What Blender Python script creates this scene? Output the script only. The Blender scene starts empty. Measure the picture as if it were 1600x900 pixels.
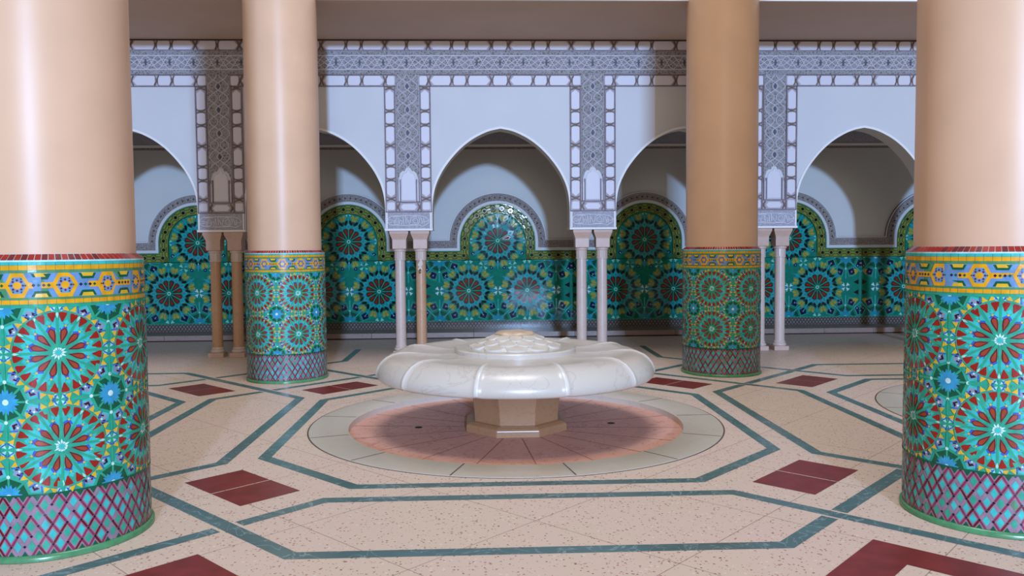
import bpy, math, random
from math import sin, cos, pi, radians as rad
random.seed(7)
U = 1.5                      # metres per drawing unit (the eye height)
A = 1.7037                   # bay of the hall: columns stand at (+-A, +-A), arches every A
C = bpy.context.scene.collection
S = bpy.context.scene

# ------------------------------------------------------------------ materials
def lin(h):
    h = h.lstrip('#')
    out = []
    for i in (0, 2, 4):
        c = int(h[i:i+2], 16) / 255
        out.append(c/12.92 if c <= .04045 else ((c+.055)/1.055)**2.4)
    return (*out, 1)

MATS = {}
def mat(name, col, rough=.5, var=.0, vscale=8, bump=0, bscale=30, spec=.5, col2=None):
    if name in MATS: return MATS[name]
    m = bpy.data.materials.new(name); m.use_nodes = True
    nt = m.node_tree; b = nt.nodes['Principled BSDF']
    b.inputs['Roughness'].default_value = rough
    b.inputs['Specular IOR Level'].default_value = spec
    c = lin(col)
    tc = nt.nodes.new('ShaderNodeTexCoord')
    if var or col2:
        n = nt.nodes.new('ShaderNodeTexNoise'); n.inputs['Scale'].default_value = vscale
        n.inputs['Detail'].default_value = 4
        nt.links.new(tc.outputs['Object'], n.inputs['Vector'])
        r = nt.nodes.new('ShaderNodeValToRGB')
        r.color_ramp.elements[0].position = .35; r.color_ramp.elements[1].position = .65
        if col2:
            r.color_ramp.elements[0].color = c; r.color_ramp.elements[1].color = lin(col2)
        else:
            r.color_ramp.elements[0].color = tuple(max(0, x*(1-var)) for x in c[:3])+(1,)
            r.color_ramp.elements[1].color = tuple(min(1, x*(1+var)) for x in c[:3])+(1,)
        nt.links.new(n.outputs['Fac'], r.inputs['Fac'])
        nt.links.new(r.outputs['Color'], b.inputs['Base Color'])
    else:
        b.inputs['Base Color'].default_value = c
    if bump:
        n2 = nt.nodes.new('ShaderNodeTexNoise'); n2.inputs['Scale'].default_value = bscale
        nt.links.new(tc.outputs['Object'], n2.inputs['Vector'])
        bp = nt.nodes.new('ShaderNodeBump'); bp.inputs['Strength'].default_value = bump
        bp.inputs['Distance'].default_value = .01
        nt.links.new(n2.outputs['Fac'], bp.inputs['Height'])
        nt.links.new(bp.outputs['Normal'], b.inputs['Normal'])
    MATS[name] = m
    return m

def node(nt, kind, **kw):
    n = nt.nodes.new(kind)
    for k, v in kw.items(): setattr(n, k, v)
    return n

def math_node(nt, op, a, b=None):
    n = node(nt, 'ShaderNodeMath', operation=op)
    for i, v in enumerate((a, b)):
        if v is None: continue
        if isinstance(v, (int, float)): n.inputs[i].default_value = v
        else: nt.links.new(v, n.inputs[i])
    return n.outputs[0]

def mix_node(nt, fac, c1, c2):
    n = node(nt, 'ShaderNodeMix', data_type='RGBA')
    for sock, v in ((n.inputs[0], fac), (n.inputs[6], c1), (n.inputs[7], c2)):
        if isinstance(v, (int, float, tuple)): sock.default_value = v
        else: nt.links.new(v, sock)
    return n.outputs[2]

def terrazzo():
    m = bpy.data.materials.new('terrazzo'); m.use_nodes = True
    nt = m.node_tree; b = nt.nodes['Principled BSDF']
    tc = node(nt, 'ShaderNodeTexCoord')
    big = node(nt, 'ShaderNodeTexNoise'); big.inputs['Scale'].default_value = .9; big.inputs['Detail'].default_value = 3
    nt.links.new(tc.outputs['Object'], big.inputs['Vector'])
    r0 = node(nt, 'ShaderNodeValToRGB')
    r0.color_ramp.elements[0].position = .35; r0.color_ramp.elements[0].color = lin('D9C6B4')
    r0.color_ramp.elements[1].position = .68; r0.color_ramp.elements[1].color = lin('DCC4B8')
    nt.links.new(big.outputs['Fac'], r0.inputs['Fac'])
    col = r0.outputs['Color']
    # stone chips: cells coloured one by one, a few dark, a few white, some rose
    for sc, lo, hi, cc in ((40, .70, .74, 'A8756A'), (52, .84, .90, '6A463E'), (34, .78, .84, 'E6D6C4'), (70, .70, .82, 'B87A6A')):
        v = node(nt, 'ShaderNodeTexVoronoi', feature='F1'); v.inputs['Scale'].default_value = sc
        nt.links.new(tc.outputs['Object'], v.inputs['Vector'])
        sep = node(nt, 'ShaderNodeSeparateColor'); nt.links.new(v.outputs['Color'], sep.inputs[0])
        pick = math_node(nt, 'GREATER_THAN', sep.outputs[0 if sc < 50 else 1], lo + .06)
        near = math_node(nt, 'LESS_THAN', v.outputs['Distance'], .27)
        f = math_node(nt, 'MULTIPLY', pick, near)
        f = math_node(nt, 'MULTIPLY', f, .9)
        col = mix_node(nt, f, col, lin(cc))
    # diagonal expansion joints of the slabs
    sp = node(nt, 'ShaderNodeSeparateXYZ'); nt.links.new(tc.outputs['Object'], sp.inputs[0])
    step = A*U/2
    for op in ('ADD', 'SUBTRACT'):
        s = math_node(nt, op, sp.outputs[0], sp.outputs[1])
        s = math_node(nt, 'DIVIDE', s, step)
        s = math_node(nt, 'ADD', s, 100.5)
        s = math_node(nt, 'FRACT', s)
        s = math_node(nt, 'SUBTRACT', s, .5)
        s = math_node(nt, 'ABSOLUTE', s)
        ln = math_node(nt, 'LESS_THAN', s, .0032)
        ln = math_node(nt, 'MULTIPLY', ln, .6)
        col = mix_node(nt, ln, col, lin('6E5C50'))
    nt.links.new(col, b.inputs['Base Color'])
    b.inputs['Roughness'].default_value = .46
    b.inputs['Specular IOR Level'].default_value = .22
    return m

def marble(name, c1, c2, vein, rough=.25, scale=3.0, vs=.5):
    m = bpy.data.materials.new(name); m.use_nodes = True
    nt = m.node_tree; b = nt.nodes['Principled BSDF']
    tc = node(nt, 'ShaderNodeTexCoord')
    n = node(nt, 'ShaderNodeTexNoise'); n.inputs['Scale'].default_value = scale; n.inputs['Detail'].default_value = 7
    n.inputs['Roughness'].default_value = .65
    nt.links.new(tc.outputs['Object'], n.inputs['Vector'])
    col = mix_node(nt, n.outputs['Fac'], lin(c1), lin(c2))
    w = node(nt, 'ShaderNodeTexNoise'); w.inputs['Scale'].default_value = scale*2.1; w.inputs['Detail'].default_value = 5
    w.inputs['Distortion'].default_value = 1.5
    nt.links.new(tc.outputs['Object'], w.inputs['Vector'])
    d = math_node(nt, 'SUBTRACT', w.outputs['Fac'], .5)
    d = math_node(nt, 'ABSOLUTE', d)
    d = math_node(nt, 'LESS_THAN', d, .012)
    d = math_node(nt, 'MULTIPLY', d, vs)
    col = mix_node(nt, d, col, lin(vein))
    nt.links.new(col, b.inputs['Base Color'])
    b.inputs['Roughness'].default_value = rough
    return m

def carved(name, ground, line, scale=34):
    """carved stucco: interlaced raised lines over a darker ground"""
    m = bpy.data.materials.new(name); m.use_nodes = True
    nt = m.node_tree; b = nt.nodes['Principled BSDF']
    tc = node(nt, 'ShaderNodeTexCoord')
    nz = node(nt, 'ShaderNodeTexNoise'); nz.inputs['Scale'].default_value = 9
    nt.links.new(tc.outputs['Object'], nz.inputs['Vector'])
    mx = node(nt, 'ShaderNodeVectorMath', operation='MULTIPLY_ADD')
    nt.links.new(nz.outputs['Color'], mx.inputs[0]); mx.inputs[1].default_value = (.05, .05, .05)
    nt.links.new(tc.outputs['Object'], mx.inputs[2])
    hs = []
    for sc in (scale, scale*1.7):
        v = node(nt, 'ShaderNodeTexVoronoi', feature='DISTANCE_TO_EDGE'); v.inputs['Scale'].default_value = sc
        nt.links.new(mx.outputs[0], v.inputs['Vector'])
        hs.append(v.outputs['Distance'])
    h = math_node(nt, 'MINIMUM', hs[0], math_node(nt, 'ADD', hs[1], .03))
    r = node(nt, 'ShaderNodeValToRGB')
    r.color_ramp.elements[0].position = .045; r.color_ramp.elements[0].color = lin(line)
    r.color_ramp.elements[1].position = .20; r.color_ramp.elements[1].color = lin(ground)
    nt.links.new(h, r.inputs['Fac'])
    nt.links.new(r.outputs['Color'], b.inputs['Base Color'])
    inv = math_node(nt, 'SUBTRACT', .25, h)
    bp = node(nt, 'ShaderNodeBump'); bp.inputs['Strength'].default_value = .6; bp.inputs['Distance'].default_value = .02
    nt.links.new(inv, bp.inputs['Height']); nt.links.new(bp.outputs['Normal'], b.inputs['Normal'])
    b.inputs['Roughness'].default_value = .75; b.inputs['Specular IOR Level'].default_value = .2
    return m

TERR = terrazzo()
BAND = marble('green_marble', '2E5450', '64868C', 'A9BDC0', .3, 2.6, .45)
REDM = mat('red_stone', '7C2A28', .35, .18, 9, spec=.35)
PINKM = marble('rose_marble', 'CE9484', 'E0B6A8', 'A8685A', .55, 2.2, .5)
RIMM = marble('pale_marble', 'C9BFAF', 'D2CABF', 'B7A996', .28, 2.2, .3)
BOWLM = marble('white_marble', 'C4BAAC', 'D3CBC0', 'A0907E', .28, 1.3, .22)
RIBM = mat('white_marble_fillet', 'DAD5CC', .3, .05, 12)
DOMEM = mat('worn_cream_marble', 'CFC4B4', .5, .10, 10, .15, 40)
CAPM = mat('tan_worn_marble', 'CDB292', .45, .15, 14, .2, 30)
PEDM = marble('honey_marble', '9E7654', 'AE8460', '825C40', .3, 3, .3)
JOINT = mat('dark_joint', '5B4B42', .8)
SHAFT = mat('polished_plaster', 'E2BA98', .36, .05, 1.6, .05, 5, .3)
PLAST = mat('white_plaster', 'D3D2D2', .6, .02, 2)
PLAST2 = mat('niche_plaster', 'C6C7C2', .6, .02, 2)
CEILM = mat('ceiling_paint', 'C4AE9C', .8, .03, 1.5)
EDGE = mat('white_paint', 'F0EDE8', .6)
CARV = carved('carved_stucco', '6F6C64', 'A6A3A6', 24)
CARV2 = carved('carved_stucco_dark', '5C5248', '9C9490', 34)
CARV3 = carved('carved_stucco_pale', '8E9098', 'B9B8C2', 46)
LINE = mat('lilac_stucco_line', 'C9C5CE', .6)
FRAME = mat('mauve_stucco', '85757A', .7, .12, 20)
PALEBED = mat('pale_mauve_stucco', 'B4A8AE', .7, .08, 20)
GOLD = mat('bronze_stucco', '6E5A4C', .6, .2, 40)
DIAM = mat('slate_stucco', '4B5560', .6)
HEXW = mat('hexagon_plaster', 'DAD6DC', .5)
COLO = marble('colonnette_marble', 'C8B0A0', 'D8C8BE', 'B39684', .3, 4, .3)
COLOT = marble('tan_colonnette_marble', 'C0946E', 'CCA584', 'A77A58', .35, 5, .4)
CAPP = marble('pink_capital_stone', 'C2A08C', 'D0B6A6', 'A88672', .4, 5, .3)
STEPM = marble('step_marble', '8A7368', '9C8478', '6B564C', .35, 3, .4)
SHADOWGAP = mat('gap_shade_drain_dark', '2A2320', .9)  # dark colour standing for shade under the step; also used for drains

def tmat(n, c, r=.22, v=.12): return mat('glazed_'+n, c, r, v, 24, .08, 26, .35)
# colours of the column tiles
TC = [tmat('emerald', '2FA481'), tmat('turquoise', '3DBDB4'), tmat('sky_blue', '3A9CC4'), tmat('bottle_green', '0C5B3E'),
      tmat('scarlet', '9C2119'), tmat('terracotta', 'A0432C'), tmat('yellow', 'E2B42E'), tmat('lilac', '8A98AC'),
      tmat('aubergine', '33122E'), tmat('cobalt', '3A62B4'), tmat('mint', 'A4E2CC'), tmat('pearl', 'CDEBE4'),
      tmat('maroon', '6E1A22'), tmat('orange', 'E8A51C'), tmat('leaf', '528F62'), tmat('plum', '8F3350'),
      tmat('mauve', '9A7F8E'), tmat('steel_blue', '6A93BE'), tmat('sea_green', '35A586')]
EM, TU, SK, BG, SC, TE, YE, LI, AU, CO, MI, PE, MA, OR, LE, PL, MV, SB, SG = range(19)
# colours of the wall tiles, the gallery's dimness put into them
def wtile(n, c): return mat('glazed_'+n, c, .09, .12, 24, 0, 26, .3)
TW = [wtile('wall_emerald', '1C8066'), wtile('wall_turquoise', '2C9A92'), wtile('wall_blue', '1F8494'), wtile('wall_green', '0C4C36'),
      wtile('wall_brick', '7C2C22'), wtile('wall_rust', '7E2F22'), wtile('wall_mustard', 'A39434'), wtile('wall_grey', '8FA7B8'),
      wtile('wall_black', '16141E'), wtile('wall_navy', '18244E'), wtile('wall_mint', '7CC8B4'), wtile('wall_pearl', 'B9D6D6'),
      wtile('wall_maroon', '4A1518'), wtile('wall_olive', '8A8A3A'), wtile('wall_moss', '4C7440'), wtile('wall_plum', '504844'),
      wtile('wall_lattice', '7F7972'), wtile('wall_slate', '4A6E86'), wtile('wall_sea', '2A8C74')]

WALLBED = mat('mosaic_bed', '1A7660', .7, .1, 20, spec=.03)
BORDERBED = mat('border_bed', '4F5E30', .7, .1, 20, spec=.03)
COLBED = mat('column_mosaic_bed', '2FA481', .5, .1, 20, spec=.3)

# ------------------------------------------------------------------ mesh helpers (drawing units, scaled to metres on build)
class MB:
    def __init__(s): s.v = []; s.f = []; s.m = []
    def add(s, pts, faces, mi=0):
        o = len(s.v); s.v += pts
        for f in faces: s.f.append([o+i for i in f]); s.m.append(mi)
    def quad(s, a, b, c, d, mi=0): s.add([a, b, c, d], [(0, 1, 2, 3)], mi)
    def box(s, x0, x1, y0, y1, z0, z1, mi=0):
        p = [(x, y, z) for z in (z0, z1) for y in (y0, y1) for x in (x0, x1)]
        s.add(p, [(0,2,3,1), (4,5,7,6), (0,1,5,4), (2,6,7,3), (0,4,6,2), (1,3,7,5)], mi)
    def lathe(s, prof, n=48, rot=0, mi=0, cap0=True, cap1=True, cx=0, cy=0, fn=None):
        o = len(s.v)
        for r, z in prof:
            for k in range(n):
                t = rot + 2*pi*k/n
                rr, zz = (r, z) if fn is None else fn(r, z, t)
                s.v.append((cx+rr*sin(t), cy-rr*cos(t), zz))
        for i in range(len(prof)-1):
            for k in range(n):
                k2 = (k+1) % n
                s.f.append([o+i*n+k, o+i*n+k2, o+(i+1)*n+k2, o+(i+1)*n+k]); s.m.append(mi if not callable(mi) else mi(i, k))
        if cap0: s.f.append([o+k for k in reversed(range(n))]); s.m.append(0 if callable(mi) else mi)
        if cap1: s.f.append([o+(len(prof)-1)*n+k for k in range(n)]); s.m.append(0 if callable(mi) else mi)
    def prism_xz(s, pts, y0, y1, mi=0, inset=0):
        """outline in x,z (counter clockwise seen from the front, y smaller = front) extruded from y1 (back) to y0 (front), with a bevel"""
        n = len(pts); cx = sum(p[0] for p in pts)/n; cz = sum(p[1] for p in pts)/n
        def sh(p, d):
            L = math.hypot(p[0]-cx, p[1]-cz) or 1
            return (p[0]-(p[0]-cx)/L*d, p[1]-(p[1]-cz)/L*d)
        o = len(s.v)
        ym = y0 + (y1-y0)*.4 if inset else y0
        s.v += [(p[0], y1, p[1]) for p in pts]
        s.v += [(p[0], ym, p[1]) for p in pts]
        rings = 2
        if inset:
            s.v += [(sh(p, inset)[0], y0, sh(p, inset)[1]) for p in pts]; rings = 3
        for r in range(rings-1):
            for i in range(n):
                j = (i+1) % n
                s.f.append([o+r*n+i, o+r*n+j, o+(r+1)*n+j, o+(r+1)*n+i]); s.m.append(mi)
        s.f.append([o+(rings-1)*n+i for i in range(n)]); s.m.append(mi)
    def tube(s, pts, r, n=6, mi=0):
        o = len(s.v); N = len(pts)
        for i, p in enumerate(pts):
            a = pts[max(0, i-1)]; b = pts[min(N-1, i+1)]
            t = [b[k]-a[k] for k in range(3)]; L = math.sqrt(sum(c*c for c in t)) or 1; t = [c/L for c in t]
            up = (0, 1, 0) if abs(t[1]) < .9 else (1, 0, 0)
            n1 = (t[1]*up[2]-t[2]*up[1], t[2]*up[0]-t[0]*up[2], t[0]*up[1]-t[1]*up[0])
            L = math.sqrt(sum(c*c for c in n1)); n1 = [c/L for c in n1]
            n2 = (t[1]*n1[2]-t[2]*n1[1], t[2]*n1[0]-t[0]*n1[2], t[0]*n1[1]-t[1]*n1[0])
            for k in range(n):
                c, q = cos(2*pi*k/n)*r, sin(2*pi*k/n)*r
                s.v.append(tuple(p[d]+n1[d]*c+n2[d]*q for d in range(3)))
        for i in range(N-1):
            for k in range(n):
                k2 = (k+1) % n
                s.f.append([o+i*n+k, o+i*n+k2, o+(i+1)*n+k2, o+(i+1)*n+k]); s.m.append(mi)
        s.f.append([o+k for k in range(n)]); s.m.append(mi)
        s.f.append([o+(N-1)*n+k for k in range(n)]); s.m.append(mi)
    def build(s, name, mats, parent=None, smooth=False, bevel=0, recalc=False):
        me = bpy.data.meshes.new(name)
        me.from_pydata([tuple(c*U for c in v) for v in s.v], [], s.f)
        if not isinstance(mats, (list, tuple)): mats = [mats]
        for m in mats: me.materials.append(m)
        me.polygons.foreach_set('material_index', s.m)
        if recalc:
            import bmesh
            bm = bmesh.new(); bm.from_mesh(me); bmesh.ops.recalc_face_normals(bm, faces=bm.faces); bm.to_mesh(me); bm.free()
        me.update()
        ob = bpy.data.objects.new(name, me); C.objects.link(ob)
        if smooth:
            me.polygons.foreach_set('use_smooth', [True]*len(me.polygons))
            if smooth != True: me.set_sharp_from_angle(angle=rad(smooth))
        if bevel:
            bv = ob.modifiers.new('bevel', 'BEVEL'); bv.width = bevel*U; bv.segments = 2; bv.limit_method = 'ANGLE'
        if parent: ob.parent = parent
        return ob

def thing(name, label, cat, loc=(0,0,0), group=None):
    o = bpy.data.objects.new(name, None); C.objects.link(o)
    o.location = tuple(c*U for c in loc); o['label'] = label; o['category'] = cat
    o.empty_display_size = .2
    if group: o['group'] = group
    return o
def struct(o): o['kind'] = 'structure'; return o
def copy_tree(o, parent=None):
    c = o.copy(); C.objects.link(c)
    if parent: c.parent = parent
    for ch in list(o.children): copy_tree(ch, c)
    return c

# ------------------------------------------------------------------ cut tile mosaics (zellij), laid piece by piece
def clip_half(poly, a, b, c):                    # keep a*x+b*y <= c
    out = []
    n = len(poly)
    for i in range(n):
        p, q = poly[i], poly[(i+1) % n]
        dp, dq = a*p[0]+b*p[1]-c, a*q[0]+b*q[1]-c
        if dp <= 0: out.append(p)
        if (dp < 0 < dq) or (dq < 0 < dp):
            t = dp/(dp-dq); out.append((p[0]+(q[0]-p[0])*t, p[1]+(q[1]-p[1])*t))
    return out
def area(p):
    return abs(sum(p[i][0]*p[(i+1) % len(p)][1]-p[(i+1) % len(p)][0]*p[i][1] for i in range(len(p))))/2

class Tiles:
    def __init__(s, clip=None): s.t = []; s.clip = clip or []
    def poly(s, pts, col, lay=1):
        p = list(pts)
        for (a, b, c) in s.clip:
            p = clip_half(p, a, b, c)
            if len(p) < 3: return
        if area(p) < 1e-7: return
        s.t.append((p, col, lay))
    def pol(s, cx, cy, th, pts, col, lay=1):
        """points given as (radius, sideways) along direction th (degrees, 0 = up)"""
        t = rad(th); ux, uy = sin(t), cos(t); wx, wy = cos(t), -sin(t)
        s.poly([(cx+r*ux+w*wx, cy+r*uy+w*wy) for r, w in pts], col, lay)
    def kite(s, cx, cy, th, r0, r1, r2, w, col, lay=1):
        s.pol(cx, cy, th, [(r0, 0), (r1, w), (r2, 0), (r1, -w)], col, lay)
    def ngon(s, cx, cy, r, n, rot, col, lay=1):
        s.poly([(cx+r*sin(rad(rot)+2*pi*k/n), cy+r*cos(rad(rot)+2*pi*k/n)) for k in range(n)], col, lay)
    def rect(s, x0, x1, y0, y1, col, lay=1): s.poly([(x0, y0), (x1, y0), (x1, y1), (x0, y1)], col, lay)
    def bar(s, x0, y0, x1, y1, w, col, lay=1):
        dx, dy = x1-x0, y1-y0; L = math.hypot(dx, dy); nx, ny = -dy/L*w/2, dx/L*w/2
        s.poly([(x0+nx, y0+ny), (x1+nx, y1+ny), (x1-nx, y1-ny), (x0-nx, y0-ny)], col, lay)

def ring_sector(T, cx, cy, r0, r1, n, col, lay):
    for k in range(n):
        a, b = 2*pi*k/n, 2*pi*(k+1)/n
        T.poly([(cx+r0*sin(a), cy+r0*cos(a)), (cx+r1*sin(a), cy+r1*cos(a)), (cx+r1*sin(b), cy+r1*cos(b)), (cx+r0*sin(b), cy+r0*cos(b))], col, lay)

def star_octagon(T, cx, cy, s, cfg):
    """small blue star in a dark octagon, eight boxes round it"""
    deep, strap, blue, dot, box, dark, lite, outl = cfg
    for k in range(8):
        t = 45*k
        r = .19*s
        T.poly([(cx, cy), (cx+r*sin(rad(t)), cy+r*cos(rad(t))), (cx+r*sin(rad(t+45)), cy+r*cos(rad(t+45)))], deep, 1)
    for k in range(8):
        T.pol(cx, cy, 45*k, [(0, .011*s), (.20*s, .011*s), (.20*s, -.011*s), (0, -.011*s)], strap, 2)
    for k in range(16):
        T.kite(cx, cy, 22.5*k+11.25, .02*s, .075*s, .135*s, .024*s, blue, 3)
    T.ngon(cx, cy, .032*s, 8, 22.5, dot, 4)
    for k in range(4): T.ngon(cx+.205*s*sin(rad(90*k)), cy+.205*s*cos(rad(90*k)), .02*s, 6, 0, dot, 4)
    for k in range(8):
        t = 22.5+45*k
        T.pol(cx, cy, t, [(.205*s, .068*s), (.345*s, .080*s), (.368*s, 0), (.345*s, -.080*s), (.205*s, -.068*s)], outl, 1)
        T.pol(cx, cy, t, [(.224*s, .048*s), (.318*s, .055*s), (.336*s, 0), (.318*s, -.055*s), (.224*s, -.048*s)], box, 2)
        T.pol(cx, cy, t, [(.235*s, .040*s), (.290*s, .044*s), (.276*s, .018*s), (.252*s, .016*s)], dark, 3)
        T.pol(cx, cy, t, [(.235*s, .040*s), (.252*s, .016*s), (.252*s, -.012*s), (.236*s, -.012*s)], dark, 3)
        T.pol(cx, cy, t, [(.328*s, -.044*s), (.275*s, -.044*s), (.288*s, -.018*s), (.312*s, -.016*s)], dark, 3)
        T.pol(cx, cy, t, [(.328*s, -.044*s), (.312*s, -.016*s), (.312*s, .012*s), (.328*s, .012*s)], dark, 3)
        T.ngon(cx+.280*s*sin(rad(t)), cy+.280*s*cos(rad(t)), .013*s, 4, t, lite, 3)
        T.pol(cx, cy, t+22.5, [(.205*s, .012*s), (.38*s, .012*s), (.38*s, -.012*s), (.205*s, -.012*s)], strap, 4)

def rosette_column(T, cx, cy, s):
    ring_sector(T, cx, cy, 0, .424*s, 48, SG, 2)
    for k in range(12):
        t = 15+30*k
        T.kite(cx, cy, t, .17*s, .24*s, .29*s, .048*s, CO, 3)
        T.pol(cx, cy, t, [(.085*s, 0), (.17*s, .027*s), (.222*s, .034*s), (.258*s, 0), (.222*s, -.034*s), (.17*s, -.027*s)], MA, 4)
        T.pol(cx, cy, t, [(.12*s, 0), (.18*s, .017*s), (.22*s, .022*s), (.245*s, 0), (.22*s, -.022*s), (.18*s, -.017*s)], TE, 5)
        T.ngon(cx+.278*s*sin(rad(t)), cy+.278*s*cos(rad(t)), .014*s, 4, t, YE, 4)
        T.kite(cx, cy, t, .285*s, .31*s, .345*s, .03*s, TU, 3)
        T.pol(cx, cy, 30*k, [(.05*s, .010*s), (.42*s, .014*s), (.42*s, -.014*s), (.05*s, -.010*s)], EM, 4)
        for w in (-1, 1):
            T.pol(cx, cy, 30*k, [(.20*s, .012*s*w), (.27*s, .06*s*w), (.335*s, .040*s*w), (.36*s, .014*s*w)], TU, 3)
        T.kite(cx, cy, 30*k, .345*s, .39*s, .415*s, .014*s, MI, 4)
        T.kite(cx, cy, 30*k, .022*s, .045*s, .078*s, .011*s, PE, 4)
        for w in (-7.6, 7.6):
            T.pol(cx, cy, t+w, [(.312*s, .004*s), (.385*s, .036*s), (.408*s, .035*s), (.414*s, 0), (.408*s, -.035*s), (.385*s, -.036*s), (.312*s, -.004*s)], SC, 4)
        for w in (-1, 1):
            T.pol(cx, cy, t+w*4.2, [(.430*s, -.030*s), (.430*s, .030*s), (.492*s, w*.012*s)], YE, 5)
            T.pol(cx, cy, t+w*9.6, [(.430*s, -.008*s+w*.012*s), (.430*s, .008*s+w*.012*s), (.495*s, .006*s-w*.02*s), (.495*s, -.006*s-w*.02*s)], CO, 4)
    ring_sector(T, cx, cy, .412*s, .424*s, 48, EM, 4)
    T.ngon(cx, cy, .026*s, 12, 0, TU, 5)

def mid_motif(T, cx, cy, s, tri, bar, lay=2):
    for a in (45, 135, 225, 315):
        T.pol(cx, cy, a, [(.012*s, 0), (.075*s, .030*s), (.075*s, -.030*s)], tri, lay)
    for a in (0, 90, 180, 270):
        T.pol(cx, cy, a, [(.0, .008*s), (.10*s, .008*s), (.10*s, -.008*s), (0, -.008*s)], bar, lay+1)

def rosette_wall(T, cx, cy, s):
    ring_sector(T, cx, cy, 0, .36*s, 36, BG, 1)
    for k in range(12):
        t = 15+30*k
        T.pol(cx, cy, t, [(.075*s, 0), (.15*s, .024*s), (.20*s, .034*s), (.236*s, 0), (.20*s, -.034*s), (.15*s, -.024*s)], MA, 3)
        T.pol(cx, cy, t, [(.10*s, 0), (.15*s, .015*s), (.195*s, .023*s), (.222*s, 0), (.195*s, -.023*s), (.15*s, -.015*s)], SC, 4)
        T.pol(cx, cy, 30*k, [(.03*s, .006*s), (.225*s, .010*s), (.225*s, -.010*s), (.03*s, -.006*s)], SG, 5)
        T.kite(cx, cy, t, .215*s, .262*s, .30*s, .045*s, SK, 2)
        T.pol(cx, cy, 30*k, [(.20*s, 0), (.255*s, .058*s), (.335*s, 0), (.255*s, -.058*s)], TU, 3)
        T.kite(cx, cy, 30*k, .225*s, .258*s, .29*s, .022*s, SK, 4)
        for w in (-1, 1):
            T.pol(cx, cy, t+w*6.8, [(.275*s, 0), (.365*s, .040*s), (.365*s, -.040*s)], AU, 2)
        for w in (-1, 1):
            T.pol(cx, cy, t, [(.342*s, .0), (.410*s, .062*s*w), (.455*s, .046*s*w), (.445*s, .007*s*w)], YE, 5)
            T.pol(cx, cy, t, [(.375*s, .031*s*w), (.410*s, .062*s*w), (.432*s, .054*s*w), (.40*s, .02*s*w)], OR, 6)
            T.pol(cx, cy, t+w*1.5, [(.33*s, .012*s*w), (.41*s, .075*s*w), (.475*s, .060*s*w), (.465*s, .0)], SG, 4)
        T.pol(cx, cy, 30*k, [(.345*s, 0), (.44*s, .040*s), (.47*s, 0), (.44*s, -.040*s)], SK, 2)
        T.pol(cx, cy, 30*k, [(.33*s, .006*s), (.50*s, .008*s), (.50*s, -.008*s), (.33*s, -.006*s)], TU, 3)
        T.pol(cx, cy, t, [(.34*s, .005*s), (.455*s, .006*s), (.455*s, -.006*s), (.34*s, -.005*s)], EM, 6)
    T.ngon(cx, cy, .034*s, 12, 0, MI, 5)
    T.ngon(cx, cy, .014*s, 8, 0, BG, 6)

def lay_cylinder(tiles, R, name, mats, parent, z0, z1, base, N=144, dl=.00055, nz=1):
    """tiles cut at facet lines of an N-sided drum and laid on it"""
    mb = MB()
    mats = list(mats)+[COLBED]
    if base == EM: base = 19
    st = 2*pi/N
    def P(k, off, z): t = k*st; return ((R+off)*sin(t), -(R+off)*cos(t), z)
    for i in range(nz):
        a, b = z0+(z1-z0)*i/nz, z0+(z1-z0)*(i+1)/nz
        for k in range(N): mb.quad(P(k, 0, a), P(k+1, 0, a), P(k+1, 0, b), P(k, 0, b), base)
    w = R*st
    for poly, col, lay in tiles.t:
        u0 = min(p[0] for p in poly); u1 = max(p[0] for p in poly)
        uc = sum(q[0] for q in poly)/len(poly); vc = sum(q[1] for q in poly)/len(poly)
        ga, gb = random.gauss(0, .012), random.gauss(0, .012)
        if u1-u0 > .2: ga = gb = 0
        for k in range(math.floor(u0/w+1e-9), math.ceil(u1/w-1e-9)):
            p = clip_half(poly, -1, 0, -k*w)
            if len(p) >= 3: p = clip_half(p, 1, 0, (k+1)*w)
            if len(p) < 3 or area(p) < 1e-8: continue
            a, b = P(k, dl*lay, 0), P(k+1, dl*lay, 0)
            sg = sum(p[i][0]*p[(i+1) % len(p)][1]-p[(i+1) % len(p)][0]*p[i][1] for i in range(len(p)))
            if sg < 0: p = p[::-1]
            pts = []
            for (u, v) in p:
                f = u/w-k
                h = 1+(ga*(u-uc)+gb*(v-vc))/R
                pts.append(((a[0]+(b[0]-a[0])*f)*h, (a[1]+(b[1]-a[1])*f)*h, v))
            mb.add(pts, [tuple(range(len(pts)))], col)
    return mb.build(name, mats, parent)

def lay_wall(tiles, y, name, mats, parent, base_polys, x0=0, dl=.0016):
    mb = MB()
    mats = list(mats)+[WALLBED, BORDERBED]
    for bp, bc in base_polys: mb.add([(x0+u, y, v) for u, v in bp], [tuple(range(len(bp)))], bc)
    for poly, col, lay in tiles.t:
        sg = sum(poly[i][0]*poly[(i+1) % len(poly)][1]-poly[(i+1) % len(poly)][0]*poly[i][1] for i in range(len(poly)))
        p = poly if sg > 0 else poly[::-1]
        uc = sum(q[0] for q in p)/len(p); vc = sum(q[1] for q in p)/len(p)
        ga, gb = random.gauss(0, .008), random.gauss(0, .008)
        if max(q[0] for q in p)-min(q[0] for q in p) > .15: ga = gb = 0
        mb.add([(x0+u, y-dl*lay+ga*(u-uc)+gb*(v-vc), v) for u, v in p], [tuple(range(len(p)))], col)
    return mb.build(name, mats, parent)

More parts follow.
